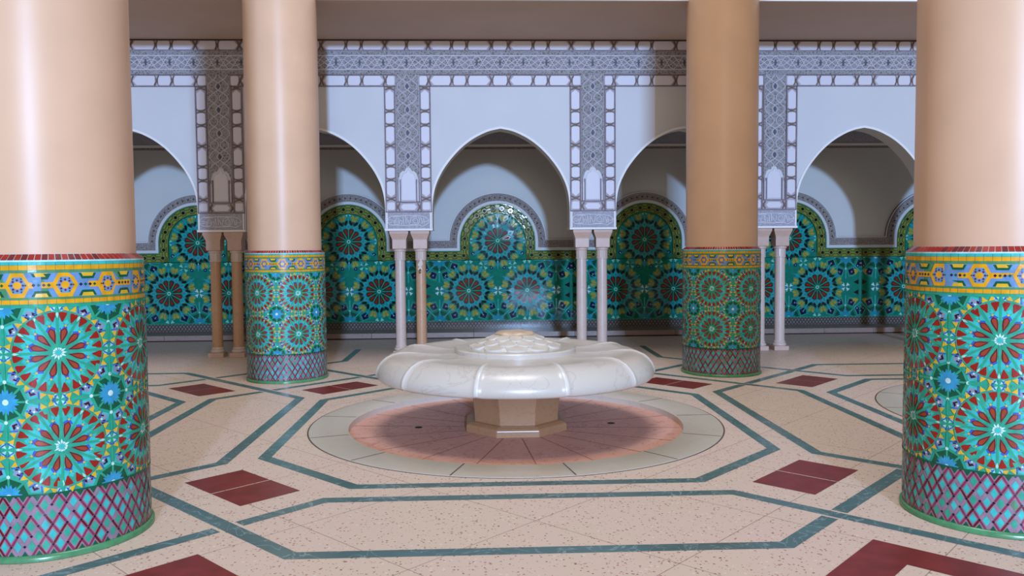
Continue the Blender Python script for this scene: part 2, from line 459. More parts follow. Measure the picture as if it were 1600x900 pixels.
# ------------------------------------------------------------------ tiled column
R = .2991
def build_column(label):
    root = thing('tiled_column', label, 'column', (-A, -A, 0), 'round columns around the fountain')
    mb = MB(); mb.lathe([(.2745, .982), (.2745, 1.9), (.2735, 2.897)], 96)
    mb.build('shaft', SHAFT, root, smooth=40)
    core = MB(); core.lathe([(R-.002, .0), (R-.002, .966)], 72)
    base = core.build('tile_base', TC[SG], root)
    # sloping red ledge of small square tiles
    mb = MB(); n = 96
    for k in range(n):
        a, b = 2*pi*(k+.05)/n, 2*pi*(k+.95)/n
        def q(t, r, z): return (r*sin(t), -r*cos(t), z)
        mb.quad(q(a, R+.001, .972), q(b, R+.001, .972), q(b, .276, .990), q(a, .276, .990), 0 if random.random() > .2 else 1)
    mb.lathe([(R, .965), (R+.0005, .9705), (.275, .9885), (.274, .992)], 144, mi=2, cap0=False, cap1=False)
    mb.build('ledge_ring', [TC[SC], TC[MA], TC[PE]], base)
    # band of medallions
    zb, zt = .826, .966
    T = Tiles(); P = 2*pi*R
    T2 = []
    def stripe(z0, z1, col):
        m = 72
        for k in range(m): T.rect(P*(k+.03)/m, P*(k+.97)/m, z0, z1, col, 1)
    stripe(.9555, .966, TU); stripe(.9400, .9545, OR); stripe(.9320, .9390, LE)
    stripe(.8455, .8500, LE); stripe(.8310, .8445, OR); stripe(.826, .830, EM)
    n = 14; pw = P/n; zc = .891; h = .039
    for k in range(n):
        cx = pw*(k+.36)
        T.rect(cx-pw/2, cx+pw/2, zc-h, zc+h, SB, 1)
        # hexagon medallion: yellow frame, blue field, yellow star
        hx = .0385
        hexo = [(cx-hx, zc), (cx-hx*.5, zc-h), (cx+hx*.5, zc-h), (cx+hx, zc), (cx+hx*.5, zc+h), (cx-hx*.5, zc+h)]
        T.poly(hexo, OR, 2)
        T.poly([(cx+(x-cx)*.66, zc+(y-zc)*.66) for x, y in hexo], SB, 3)
        T.ngon(cx, zc, .0125, 8, 22.5, OR, 4)
        for j in range(8): T.ngon(cx+.017*sin(rad(45*j)), zc+.017*cos(rad(45*j)), .0042, 4, 45*j, MA, 4)
        for j in range(6): T.ngon(cx+.0235*sin(rad(60*j+30)), zc+.0235*cos(rad(60*j+30)), .0032, 4, 0, BG, 4)
        # linking panel
        x0, x1 = cx+hx*.98, cx+pw-hx*.98; xm = (x0+x1)/2
        T.rect(x0-.004, x1+.004, zc-.0095, zc+.0095, OR, 2)
        for j in range(4): T.ngon(x0+.008+(x1-x0-.016)*j/3, zc, .0056, 4, 0, BG if j % 2 else AU, 3)
        for sgn in (1, -1):
            e = x1-xm
            T.poly([(xm-e*.95, zc+sgn*.0365), (xm+e*.95, zc+sgn*.0365), (xm+e*.62, zc+sgn*.0185), (xm-e*.62, zc+sgn*.0185)], BG, 3)
            T.poly([(xm-e*.68, zc+sgn*.0385), (xm+e*.68, zc+sgn*.0385), (xm+e*.50, zc+sgn*.0265), (xm-e*.50, zc+sgn*.0265)], YE, 4)
    lay_cylinder(T, R, 'medallion_band', TC, base, zb, zt, LE)
    # star field, two rows of rosettes
    z0, z1 = .214, .826; sv = .306; su = P/6
    T = Tiles([(0, 1, z1), (0, -1, -z0)])
    s = .318
    for i in range(6):
        ux = su*(i+.5)
        for zz in (z0+sv/2, z0+sv*1.5): rosette_column(T, ux, zz, s)
        for zz in (z0, z0+sv, z0+2*sv):
            star_octagon(T, su*i, zz, s, (BG, EM, SK, PE, LI, AU, PE, TU))
            mid_motif(T, ux, zz, s, MI, EM)
            for w in (-1, 1):
                T.bar(ux+w*.035*s, zz+.03*s, ux+w*.10*s, zz+.085*s, .012*s, CO, 2)
                T.bar(ux+w*.035*s, zz-.03*s, ux+w*.10*s, zz-.085*s, .012*s, CO, 2)
        for zz in (z0+sv/2, z0+sv*1.5):
            mid_motif(T, su*i, zz, s, MI, EM)
    T.rect(0, P, z0, z0+.006, BG, 5)
    T.rect(0, P, z1-.006, z1, EM, 5)
    lay_cylinder(T, R, 'rosette_tile_field', TC, base, z0, z1, EM, nz=4)
    # lattice of lozenges
    z0, z1 = .018, .214
    T = Tiles([(0, 1, z1), (0, -1, -z0)])
    n = 46; pw = P/n; ph = (z1-z0)/3
    rr = random.Random(3)
    for i in range(n):
        for j in range(-1, 8):
            cx = pw*(i+.5*(j % 2)); cz = z0+ph*j/2
            f = .56
            edge = cz < z0+.01 or cz > z1-.01
            col = BG if edge else rr.choice((TU, TU, TU, SG, SG, LE if rr.random() < .3 else TU))
            T.poly([(cx, cz-ph/2*f), (cx+pw/2*f, cz), (cx, cz+ph/2*f), (cx-pw/2*f, cz)], col, 2)
            for w in (-1, 1):
                ax, az = cx+w*pw/2, cz
                bx, bz = cx, cz+ph/2
                g = .12
                T.bar(ax+(bx-ax)*g, az+(bz-az)*g, bx-(bx-ax)*g, bz-(bz-az)*g, .0072, rr.choice((PL, MA, PL, MV)), 1)
            T.ngon(cx, cz+ph/2, .0052, 4, 0, AU, 3)
    lay_cylinder(T, R, 'lozenge_lattice_band', TC, base, z0, z1, MV)
    mb = MB(); mb.lathe([(R*1.01, 0), (R*1.036, .002), (R*1.036, .014), (R*1.02, .020), (R*.99, .022)], 144, cap0=False, cap1=False)
    mb.build('foot_ring', TC[LE], base, smooth=50)
    return root

# ------------------------------------------------------------------ fountain
R0, R1 = .945, 1.1654
def build_fountain():
    root = thing('fountain', 'white marble fountain bowl on an octagonal pedestal in a sunken pink basin, central', 'fountain', (0,0,0), 'marble fountains set in the floor')
    mb = MB(); mb.lathe([(R0, -.04), (R0, .0), (R0+.006, .003), (R1-.008, .003), (R1-.006, 0), (R1-.006, -.04)], 144, mi=0, cap0=False, cap1=False)
    mb.lathe([(R1-.007, .0012), (R1+.001, .0012)], 144, mi=1, cap0=False, cap1=False)
    for k in range(13):
        t = 2*pi*(k+.39)/13
        d = .0035
        c, s = cos(t), sin(t)
        p = lambda r, w: (r*s+w*c, -r*c+w*s, .0036)
        mb.quad(p(R0+.008, -d), p(R0+.008, d), p(R1-.01, d), p(R1-.01, -d), 1)
    mb.build('basin_rim', [RIMM, JOINT], root, smooth=40)
    mb = MB(); mb.lathe([(R0+.01, -.034), (.5, -.034), (.1, -.034)], 144, mi=0, cap0=False, cap1=True)
    mb.f = [f[::-1] if i < 288 else f for i, f in enumerate(mb.f)]
    for k in range(18):
        t = 2*pi*(k+.22)/18; d = .0028; c, s = cos(t), sin(t)
        p = lambda r, w: (r*s+w*c, -r*c+w*s, -.0332)
        mb.quad(p(.29, -d), p(.29, d), p(R0-.002, d), p(R0-.002, -d), 1)
    fl = mb.build('basin_floor', [PINKM, mat('rose_joint', '9C6A5E', .7)], root)
    for (x, y) in ((-.56, .02), (.56, .05)):
        d = MB(); d.lathe([(.022, -.0335), (.022, -.0325), (.012, -.0325)], 20, cx=x, cy=y)
        d.build('drain_cover', SHADOWGAP, fl)
    # pedestal
    o8 = pi/8
    k8 = 1/cos(o8)
    mb = MB(); mb.lathe([(.283*k8, -.034), (.283*k8, .004), (.276*k8, .012), (.256*k8, .022), (.238*k8, .024)], 8, o8)
    mb.build('pedestal_foot', PEDM, root, bevel=.004)
    mb = MB(); mb.lathe([(.234*k8, .022), (.235*k8, .06), (.240*k8, .12), (.251*k8, .18), (.266*k8, .235), (.272*k8, .27)], 8, o8)
    mb.build('pedestal', PEDM, root, smooth=25, bevel=.003)
    # bowl, eleven petals
    NP = 11; seg = NP*44
    prof = [(.20, .262), (.45, .262), (.66, .264), (.745, .267), (.770, .271), (.781, .281), (.784, .297), (.780, .318), (.769, .342), (.750, .366), (.724, .388), (.692, .403), (.655, .411), (.60, .412), (.54, .409), (.46, .405), (.40, .404), (.34, .404)]
    def fn(r, z, t):
        if r < .36 or (r < .7 and z < .27): return r, z
        ph = (t*NP/(2*pi)+.5) % 1.0 - .5          # 0 on a rib? ribs sit half way
        d = abs(abs(ph)-.5) if False else abs(ph)
        w = math.exp(-(ph/.032)**2)
        if z > .400:                              # top: fillet fades inwards, petals dish slightly
            fade = max(0, min(1, (r-.50)/.12))
            dish = -.010*math.sin(pi*max(0, min(1, (r-.36)/.28)))*(1-math.exp(-(ph/.16)**2))
            return r, z + .009*w*fade + dish
        e = .010*w
        return r+e, z+e*.5
    def rot(prof):
        return prof
    mb = MB()
    o = pi/NP
    mb.lathe(prof, seg, o, mi=lambda i, k: 1 if ((k % 44) in (0, 43) and i > 4 and i < 14) else 0, fn=lambda r, z, t: fn(r, z, t-o), cap0=True, cap1=True)
    mb.build('bowl', [BOWLM, RIBM], root, smooth=True)
    mb = MB(); mb.lathe([(.346, .398), (.346, .424), (.338, .431), (.27, .432), (.2, .434)], 96)
    disc = mb.build('bowl_disc', BOWLM, root, smooth=35)
    # dome of scallop scales
    def cone(r): return .432+(.262-r)/(.262-.10)*.072
    mb = MB()
    mb.lathe([(.258, .428), (.25, cone(.25)), (.10, cone(.10)), (.08, .515)], 72)
    for row, (ro, ri) in enumerate(((.270, .195), (.222, .150), (.172, .100))):
        n = 11
        for k in range(n):
            th0 = 2*pi*(k+.5*(row % 2))/n
            top = []; G = 10
            o = len(mb.v)
            for j in range(4):
                for i in range(G+1):
                    s = -1+2*i/G
                    lip = ro-(ro-ri)*.55*(1-math.sqrt(max(0, 1-s*s)))
                    r = lip-(lip-ri)*j/3 if lip > ri else ri
                    th = th0+s*pi/n*.97
                    z = cone(r)+.0085*(1-j/3.)+.002*(1-s*s)
                    mb.v.append((r*sin(th), -r*cos(th), z))
            for i in range(G+1):
                s = -1+2*i/G
                lip = ro-(ro-ri)*.55*(1-math.sqrt(max(0, 1-s*s)))-.002
                th = th0+s*pi/n*.97
                mb.v.append((lip*sin(th), -lip*cos(th), cone(lip)-.004))
            for j in range(3):
                for i in range(G):
                    mb.f.append([o+j*(G+1)+i, o+j*(G+1)+i+1, o+(j+1)*(G+1)+i+1, o+(j+1)*(G+1)+i]); mb.m.append(0)
            for i in range(G):
                q = o+4*(G+1)
                mb.f.append([q+i, q+i+1, o+i+1, o+i]); mb.m.append(1)
    mb.build('scale_dome', [DOMEM, RIBM], disc, smooth=40)
    mb = MB(); mb.lathe([(.108, .500), (.112, .508), (.104, .517), (.07, .522), (.03, .521)], 40, fn=lambda r, z, t: (r*(1+.02*sin(3*t)+.015*sin(7*t)), z+.002*sin(5*t)*r*10))
    mb.build('spout_cap', CAPM, disc, smooth=40)
    return root

# ------------------------------------------------------------------ colonnette
def build_colonnette(label, m):
    root = thing('colonnette', label, 'column', (0,0,0), 'paired colonnettes under the arcade')
    mb = MB(); mb.box(-.070, .070, -.070, .070, 0, .042); mb.build('plinth', CAPP, root, bevel=.004)
    mb = MB(); mb.lathe([(.060, .042), (.066, .050), (.066, .060), (.060, .066), (.054, .072), (.057, .080), (.052, .088), (.048, .094)], 32)
    mb.build('base_moulding', COLO, root, smooth=50)
    mb = MB(); mb.lathe([(.0485, .090), (.0485, .5), (.0465, .888)], 32); mb.build('shaft', m, root, smooth=40)
    # fluted neck
    def fl(r, z, t): return r*(1-.05*abs(sin(6*t))), z
    mb = MB(); mb.lathe([(.050, .884), (.054, .886), (.054, .895)], 72)
    mb.lathe([(.0525, .895), (.0525, .968)], 144, fn=fl)
    mb.lathe([(.053, .966), (.060, .972), (.061, .984), (.055, .992)], 72); mb.build('fluted_neck', COLO, root, smooth=40)
    # square capital flaring in steps
    mb = MB(); q = math.sqrt(2)
    mb.lathe([(h*q, z) for h, z in ((.055, .988), (.064, .994), (.065, 1.075), (.067, 1.085), (.080, 1.118), (.082, 1.126), (.086, 1.130), (.088, 1.152), (.088, 1.158))], 4, pi/4)
    mb.build('capital', CAPP, root, bevel=.003)
    return root

# ================================================================== the place
# ---- floor
def strok(mb, pts, w, z, mi=0):
    n = len(pts); L = []
    for i in range(n):
        p = pts[i]
        d0 = d1 = None
        if i > 0:
            d0 = (p[0]-pts[i-1][0], p[1]-pts[i-1][1])
        if i < n-1:
            d1 = (pts[i+1][0]-p[0], pts[i+1][1]-p[1])
        def nm(d): l = math.hypot(*d); return (-d[1]/l, d[0]/l)
        if d0 and d1:
            a, b = nm(d0), nm(d1); m = (a[0]+b[0], a[1]+b[1]); l = m[0]*a[0]+m[1]*a[1]
            nx, ny = m[0]/l, m[1]/l
        else: nx, ny = nm(d0 or d1)
        L.append(((p[0]+nx*w/2, p[1]+ny*w/2, z), (p[0]-nx*w/2, p[1]-ny*w/2, z)))
    for i in range(n-1): mb.quad(L[i][1], L[i+1][1], L[i+1][0], L[i][0], mi)

fm = MB()
XA, XB, YA, YB = -7.0, 7.0, -6.2, 4.9
holes = (0, 2*A)
xs = [XA, -A, A, 3*A, XB]
for i in range(4):
    x0, x1 = xs[i], xs[i+1]
    for (y0, y1) in ((YA, -A), (A, YB)): fm.quad((x0, y0, 0), (x1, y0, 0), (x1, y1, 0), (x0, y1, 0), 0)
    if i in (0, 3): fm.quad((x0, -A, 0), (x1, -A, 0), (x1, A, 0), (x0, A, 0), 0)
for hx in holes:
    n = 144
    for k in range(n):
        t0, t1 = 2*pi*(k-.5+.5)/n, 2*pi*(k+1)/n
        def sq(t):
            s, c = sin(t), cos(t); m = A/max(abs(s), abs(c)); return (hx+m*s, m*c, 0)
        def ci(t): return (hx+R1*sin(t), R1*cos(t), 0)
        fm.quad(ci(t0), ci(t1), sq(t1), sq(t0), 0)
zb = .0006
for i in (-1, 0, 1):
    for j in (-1, 0, 1):
        fx, fy = 2*A*i, 2*A*j
        w, s = 1.2675-.03, .7473-.0124
        octp = [(-s,-w), (s,-w), (w,-s), (w,s), (s,w), (-s,w), (-w,s), (-w,-s)]
        if fy + w < 2.8 or j < 1:
            pts = [(fx+x, fy+y) for x, y in octp]
            mid = ((pts[0][0]+pts[1][0])/2, pts[0][1])
            if j > -1: strok(fm, [mid]+pts[1:]+[pts[0], mid], .06, zb, 1)
            for sx in (-1, 1):
                for sy in (-1, 1):
                    cx, cy = fx+1.21*sx, fy+1.205*sy
                    a = (.7071*sx*-1*sy, .7071) ; a = (.7071, -.7071*sx*sy); b = (.7071, .7071*sx*sy)
                    if j == -1 and sy == 1:
                        ax, ay = fx+1.13*sx, -1.962
                        L_, tk = .60, .155
                        d1, d2 = (.7071, -.7071), (-.7071, -.7071)
                        def q(u, v): return (ax+d1[0]*u+d2[0]*v, ay+d1[1]*u+d2[1]*v, zb*1.2)
                        for (u0, u1, v0, v1) in ((0, L_, 0, tk), (0, tk, tk, L_), (L_-tk, L_, tk, L_), (tk, L_-tk, L_-tk, L_)):
                            fm.quad(q(u0, v0), q(u0, v1), q(u1, v1), q(u1, v0), 2)
                        continue
                    def q(u, v): return (cx+a[0]*u+b[0]*v, cy+a[1]*u+b[1]*v, zb*1.2)
                    for (u0, u1) in ((-.237, -.004), (.004, .237)):
                        p = [q(u0, -.134), q(u1, -.134), q(u1, .134), q(u0, .134)]
                        if sx*sy < 0: pass
                        fm.add(p, [(0, 1, 2, 3)], 2)
for i in (-1, 1, 3):
    for j in (-1, 1):
        cx, cy = A*i, A*j
        for k in range(4):
            c, s = cos(pi/2*k), sin(pi/2*k)
            def tr(p): return (cx+c*p[0]-s*p[1], cy+s*p[0]+c*p[1])
            P0, P1, P2, P3 = (A, .29), (.882, .29), (-.29, -.882), (-.29, -A)
            if k % 2 == 1:
                strok(fm, [tr(P0), tr(P1), tr(P2), tr(P3)], .06, zb, 1)
            else:
                g = .045*.7071
                def on(t): return (t, t-.592)
                strok(fm, [tr(P0), tr(P1), tr(on(.592+g))], .06, zb, 1)
                strok(fm, [tr(on(.592-g)), tr(on(g))], .06, zb, 1)
                strok(fm, [tr(on(-g)), tr(P2), tr(P3)], .06, zb, 1)
struct(fm.build('floor', [TERR, BAND, REDM], recalc=False))
# make every floor face look up
me = bpy.data.objects['floor'].data
import bmesh
bm = bmesh.new(); bm.from_mesh(me)
for f in bm.faces:
    f.normal_update()
    if f.normal.z < 0: f.normal_flip()
bm.to_mesh(me); bm.free()

# ---- columns
col = build_column('left foreground column, cream shaft on a bright mosaic base, cut by the left edge of the photo')
c2 = copy_tree(col); c2.location = (-A*U, A*U, 0); c2['label'] = 'mosaic-based pinkish column standing behind the fountain on its left'
c3 = copy_tree(col); c3.location = (A*U, A*U, 0); c3['label'] = 'mosaic-based orange-tan column standing behind the fountain on its right'
c4 = copy_tree(col); c4.location = (A*U, -A*U, 0); c4['label'] = 'right foreground column, cream shaft on a bright mosaic base, cut by the right edge of the photo'

# the two foreground shafts, lengthened out of view so their shadows reach higher
mb = MB(); mb.lathe([(.2745, .982), (.2745, 1.9), (.2730, 4.6)], 96)
tall = mb.build('tall', SHAFT, None, smooth=40)
for c_ in (col, c4):
    for ch in c_.children:
        if ch.name.startswith('shaft'): ch.data = tall.data
tall.data.name = 'tall_shaft'
bpy.data.objects.remove(tall)

# ---- fountains
ft = build_fountain()
f2 = copy_tree(ft); f2.location = (2*A*U, 0, 0)
f2['label'] = 'second round fountain mostly hidden behind the right foreground column, only its floor ring showing'

# ---- arcade wall
YF, YBK = 2.900, 3.092
ZT = 2.897
half = [(0, 2.091), (.10, 2.070), (.19, 2.033), (.28, 1.981), (.368, 1.911), (.45, 1.825), (.52, 1.733), (.565, 1.655), (.60, 1.575), (.622, 1.49), (.633, 1.40), (.636, 1.31)]
def smooth_curve(p, n=4):
    out = []
    for i in range(len(p)-1):
        p0 = p[max(0, i-1)]; p1 = p[i]; p2 = p[i+1]; p3 = p[min(len(p)-1, i+2)]
        if i == 0: p0 = (2*p1[0]-p2[0], 2*p1[1]-p2[1])
        for k in range(n):
            t = k/n
            out.append(tuple(.5*((2*p1[d])+(-p0[d]+p2[d])*t+(2*p0[d]-5*p1[d]+4*p2[d]-p3[d])*t*t+(-p0[d]+3*p1[d]-3*p2[d]+p3[d])*t**3) for d in (0, 1)))
    out.append(p[-1]); return out
hc = smooth_curve(half)
curve = [(-x, z) for x, z in hc[::-1]] + hc[1:]
curve = [(-.636, 1.163)] + curve + [(.636, 1.163)]
BAYS = range(-3, 4)
aw = MB()
for b in BAYS:
    xc = A*b; n = len(curve)
    for y, flip in ((YF, False), (YBK, True)):
        for i in range(n-1):
            (xa, za), (xb, zbb) = curve[i], curve[i+1]
            def topx(i_): 
                x = curve[i_][0]; return x
            if za <= 1.1631 or zbb <= 1.1631:
                continue
            q = [(xc+xa, y, za), (xc+xb, y, zbb), (xc+xb, y, ZT), (xc+xa, y, ZT)]
            aw.quad(*(q if not flip else q[::-1]))
        for sg in (-1, 1):
            # pier half on each side
            xi, xo = sg*.636, sg*A/2
            x0, x1 = min(xi, xo), max(xi, xo)
            q = [(xc+x0, y, 1.163), (xc+x1, y, 1.163), (xc+x1, y, ZT), (xc+x0, y, ZT)]
            aw.quad(*(q if not flip else q[::-1]))
    for i in range(n-1):
        a, d = curve[i], curve[i+1]
        aw.quad((xc+a[0], YF, a[1]), (xc+a[0], YBK, a[1]), (xc+d[0], YBK, d[1]), (xc+d[0], YF, d[1]))
    for sg in (-1, 1):
        xi, xo = xc+sg*.636, xc+sg*A/2
        aw.quad((xi, YF, 1.163), (xo, YF, 1.163), (xo, YBK, 1.163), (xi, YBK, 1.163))
arc = struct(aw.build('wall_arcade', PLAST))

def arch_rim(xc):
    mb = MB(); w = .020
    pts = curve; n = len(pts); L = []
    for i in range(n):
        a = pts[max(0, i-1)]; d = pts[min(n-1, i+1)]
        tx, tz = d[0]-a[0], d[1]-a[1]; l = math.hypot(tx, tz)
        nx, nz = -tz/l, tx/l
        L.append((pts[i], (pts[i][0]+nx*w, pts[i][1]+nz*w)))
    y1, y0 = YF+.001, YF-.010
    for i in range(n-1):
        (a, b), (c, d) = L[i], L[i+1]
        P = lambda p, y: (xc+p[0], y, p[1])
        mb.quad(P(a, y0), P(c, y0), P(d, y0), P(b, y0))
        mb.quad(P(b, y0), P(d, y0), P(d, y1), P(b, y1))
        mb.quad(P(a, y1), P(c, y1), P(c, y0), P(a, y0))
    return mb.build('arch_moulding', EDGE, arc)
for b in BAYS: arch_rim(A*b)

def hex_h(mb, x0, x1, z0, z1, pl, pr, y0, y1, mi=0, bev=.006):
    """raised block, pointed left (pl) and/or right (pr), lying"""
    zc = (z0+z1)/2; e = (z1-z0)*.40; cc = (z1-z0)*.12
    pts = []
    pts += [(x0+e, z0)] if pl else [(x0+cc, z0)]
    pts += [(x1-e, z0), (x1, zc), (x1-e, z1)] if pr else [(x1-cc, z0), (x1, z0+cc), (x1, z1-cc), (x1-cc, z1)]
    pts += [(x0+e, z1), (x0, zc)] if pl else [(x0+cc, z1), (x0, z1-cc), (x0, z0+cc)]
    mb.prism_xz(pts, y0, y1, mi, bev)
def hex_v(mb, x0, x1, z0, z1, pb, pt, y0, y1, mi=0, bev=.006):
    xc = (x0+x1)/2; e = (x1-x0)*.42; cc = (x1-x0)*.14
    pts = []
    pts += [(x0, z0+e), (xc, z0), (x1, z0+e)] if pb else [(x0, z0+cc), (x0+cc, z0), (x1-cc, z0), (x1, z0+cc)]
    pts += [(x1, z1-e), (xc, z1), (x0, z1-e)] if pt else [(x1, z1-cc), (x1-cc, z1), (x0+cc, z1), (x0, z1-cc)]
    mb.prism_xz(pts, y0, y1, mi, bev)
def knot(mb, cx, cz, w, h, y, mi):
    t = .0055
    for sgn in (-1, 1):
        dx, dz = w/2, sgn*h/2; L = math.hypot(dx, dz); nx, nz = -dz/L*t, dx/L*t
        mb.prism_xz([(cx-dx+nx, cz-dz+nz), (cx-dx-nx, cz-dz-nz), (cx+dx-nx, cz+dz-nz), (cx+dx+nx, cz+dz+nz)], y-.003*(1.5+sgn*.5), y+.004, mi)
    mb.prism_xz([(cx-.012, cz), (cx, cz-.012), (cx+.012, cz), (cx, cz+.012)], y-.008, y+.002, mi)

Y0 = YF-.012       # front plane of the raised ornament
def rail(mb, x0, x1, z0, z1, mi=1): mb.box(x0, x1, Y0-.004, YF, z0, z1, mi)

# long horizontal friezes, one piece per bay
for b in BAYS:
    xc = A*b
    for (z0, z1, low) in ((2.805, 2.886, False), (2.484, 2.572, True)):
        mb = MB()
        xe = A/2 if not low else A/2-.107
        mb.box(xc-xe, xc+xe, YF-.006, YF+.002, z0-.006, z1+.006, 3)
        rail(mb, xc-xe, xc+xe, z0-.010, z0-.004); rail(mb, xc-xe, xc+xe, z1+.004, z1+.010)
        g = .014; K = .011
        seq = [(-.077+K, .077-K, 0, 0), (.077+K, .303-K*.9, 1, 0), (.303+K, .442-K, 0, 0), (.442+K, .655-K*.9, 0, 1)]
        if not low: seq.append((.655+K, A/2-K, 1, 0))
        else: seq.append((.655+K*.9, .742, 0, 0))
        for (x0, x1, pl, pr) in seq:
            hex_h(mb, xc+x0, xc+x1, z0-.001, z1+.001, pl, pr, Y0-.002, YF, 0)
            if x0 > 0: hex_h(mb, xc-x1, xc-x0, z0-.001, z1+.001, pr, pl, Y0-.002, YF, 0)
        for kx in (.077, .303, .442, .655) + ((A/2,) if not low else ()):
            for sg in (-1, 1):
                if kx == A/2 and sg < 0: continue
                knot(mb, xc+sg*kx, (z0+z1)/2, .042, z1-z0, YF-.008, 2)
        mb.build('hexagon_frieze', [HEXW, FRAME, GOLD, PALEBED], arc)
    # carved band above the arch with its dark lozenges
    mb = MB(); mb.box(xc-A/2, xc+A/2, YF-.014, YF+.002, 2.584, 2.796, 0)
    for k in range(8):
        lx, lz = xc-A/2+A*k/8, 2.690
        mb.prism_xz([(lx-.014, lz), (lx, lz-.030), (lx+.014, lz), (lx, lz+.030)], YF-.020, YF-.010, 1)
    for zz in (2.628, 2.752): mb.box(xc-A/2, xc+A/2, YF-.018, YF-.01, zz-.004, zz+.004, 2)
    for sg in (-1, 1):
        for am, off in ((.058, 0), (.030, .5)):
            pts = [(xc-A/2+A*i/96, YF-.016, 2.690+sg*am*cos(2*pi*(i/12+off*.5))) for i in range(97)]
            mb.tube(pts, .0042, 5, 2)
    mb.build('carved_band', [CARV, DIAM, LINE], arc)
# dark strip over the frieze
mb = MB(); mb.box(-3.5*A, 3.5*A, YF-.022, YF+.002, 2.896-.008, 2.897, 0)
mb.build('dark_strip', mat('dark_strip', '4A3A34', .6), arc)

# piers
TXT = [[(130,380),(150,280),(240,218),(400,205),(700,200),(1000,205),(1160,215),(1300,255),(1400,350),(1370,450),(1200,540),(1090,500),(900,500),(700,510),(400,505),(220,485),(150,440),(130,380)],
       [(170,350),(240,330),(310,360),(260,410),(180,400)], [(330,330),(345,440),(330,470),(420,475),(480,460),(495,400),(520,330)],
       [(370,400),(380,320),(410,260),(465,300),(460,420)], [(600,235),(615,350),(630,490)], [(680,210),(690,330),(690,455)],
       [(540,480),(570,420),(560,340)], [(715,300),(760,400),(795,470),(835,350),(850,260)], [(830,480),(940,490),(1040,470),(1090,420),(1110,330),(1070,240)],
       [(900,330),(910,400),(970,440),(1040,425),(1055,350),(990,270),(900,330)], [(1130,250),(1180,350),(1200,460)], [(1230,300),(1245,380),(1250,460)],
       [(1260,380),(1320,395),(1390,350)], [(880,250),(960,225),(1040,245)], [(280,250),(400,225),(540,240)]]
def pier(px):
    # carved centre panel
    mb = MB()
    x0, x1 = px-.104, px+.104
    zz = [(-.104, 2.584), (-.104, 1.585), (-.090, 1.640), (-.074, 1.690), (-.050, 1.712), (-.034, 1.708), (-.020, 1.735), (0, 1.752)]
    L = zz[1:]
    for i in range(len(L)-1):
        for sg in (-1, 1):
            a, d = L[i], L[i+1]
            q = [(px+sg*a[0], YF-.014, a[1]), (px+sg*d[0], YF-.014, d[1]), (px+sg*d[0], YF-.014, 2.584), (px+sg*a[0], YF-.014, 2.584)]
            mb.quad(*(q if sg < 0 else q[::-1]), 0)
            e = [(px+sg*a[0], YF, a[1]), (px+sg*d[0], YF, d[1]), (px+sg*d[0], YF-.014, d[1]), (px+sg*a[0], YF-.014, a[1])]
            mb.quad(*e, 2)
    for k in range(4):
        lz = 2.475-.211*k
        mb.prism_xz([(px-.014, lz), (px, lz-.030), (px+.014, lz), (px, lz+.030)], YF-.020, YF-.010, 1)
        for sg in (-1, 1):
            pts = [(px+sg*(.030+.055*cos(2*pi*t)), YF-.016, lz+.1055-.211*t) for t in [i/12 for i in range(13)]]
            mb.tube(pts, .0042, 5, 2)
            pts = [(px+sg*(.050-.042*cos(2*pi*t)), YF-.016, lz+.1055-.211*t) for t in [i/12 for i in range(13)]]
            mb.tube(pts, .0038, 5, 2)
    mb.build('carved_panel', [CARV, DIAM, LINE], arc)
    # blind niche panel
    mb = MB()
    pts = [(px-.066, 1.436), (px+.066, 1.436), (px+.066, 1.62), (px+.060, 1.655), (px+.044, 1.685), (px+.018, 1.694), (px, 1.722), (px-.018, 1.694), (px-.044, 1.685), (px-.060, 1.655), (px-.066, 1.62)]
    mb.prism_xz(pts, YF-.008, YF+.002, 0, .004)
    for sg in (-1, 1):
        for o in (.075, .097): 
            mb.box(px+sg*o-.0045, px+sg*o+.0045, YF-.016, YF, 1.43, 1.63, 1)
        mb.box(px+sg*.086-.006, px+sg*.086+.006, YF-.010, YF, 1.43, 1.60, 2)
    mb.box(px-.107, px+.107, YF-.016, YF, 1.418, 1.428, 1)
    mb.build('blind_niche', [HEXW, FRAME, HEXW], arc)
    # hexagon borders left and right, and the row below
    mb = MB()
    for sg in (-1, 1):
        xa, xb = sorted((px+sg*.111, px+sg*.210))
        mb.box(xa, xb, YF-.006, YF+.002, 1.335, 2.480, 3)
        mb.box(xa-.002, xa+.008, Y0-.004, YF, 1.335, 2.480, 1); mb.box(xb-.008, xb+.002, Y0-.004, YF, 1.335, 2.480, 1)
        kn = [2.462, 2.252, 2.125, 1.938, 1.752, 1.627, 1.452]
        types = [(1, 0), (0, 0), (0, 1), (1, 0), (0, 0), (0, 1)]
        for i, (pt, pb) in enumerate(types):
            hex_v(mb, xa+.010, xb-.010, kn[i+1]+.012, kn[i]-.012, pb, pt, Y0-.002, YF, 0)
        hex_v(mb, xa+.012, xb-.012, 1.346, 1.424, 0, 0, Y0-.002, YF, 0)
        for z in kn: knot(mb, (xa+xb)/2, z, xb-xa-.016, .036, YF-.008, 2)
    mb.box(px-.111, px+.111, YF-.006, YF+.002, 1.335, 1.420, 3)
    hex_h(mb, px-.080, px+.080, 1.346, 1.408, 1, 1, Y0-.002, YF, 0)
    for sg in (-1, 1): knot(mb, px+sg*.100, 1.377, .038, .07, YF-.008, 2)
    mb.box(px-.212, px+.212, Y0-.004, YF, 1.326, 1.338, 1)
    mb.build('hexagon_border', [HEXW, FRAME, GOLD, PALEBED], arc)
    # inscription block
    mb = MB()
    mb.box(px-.2085, px+.2085, YF-.022, YBK+.004, 1.178, 1.326, 0)
    mb.box(px-.2185, px+.2185, YF-.030, YBK+.010, 1.1595, 1.178, 1)
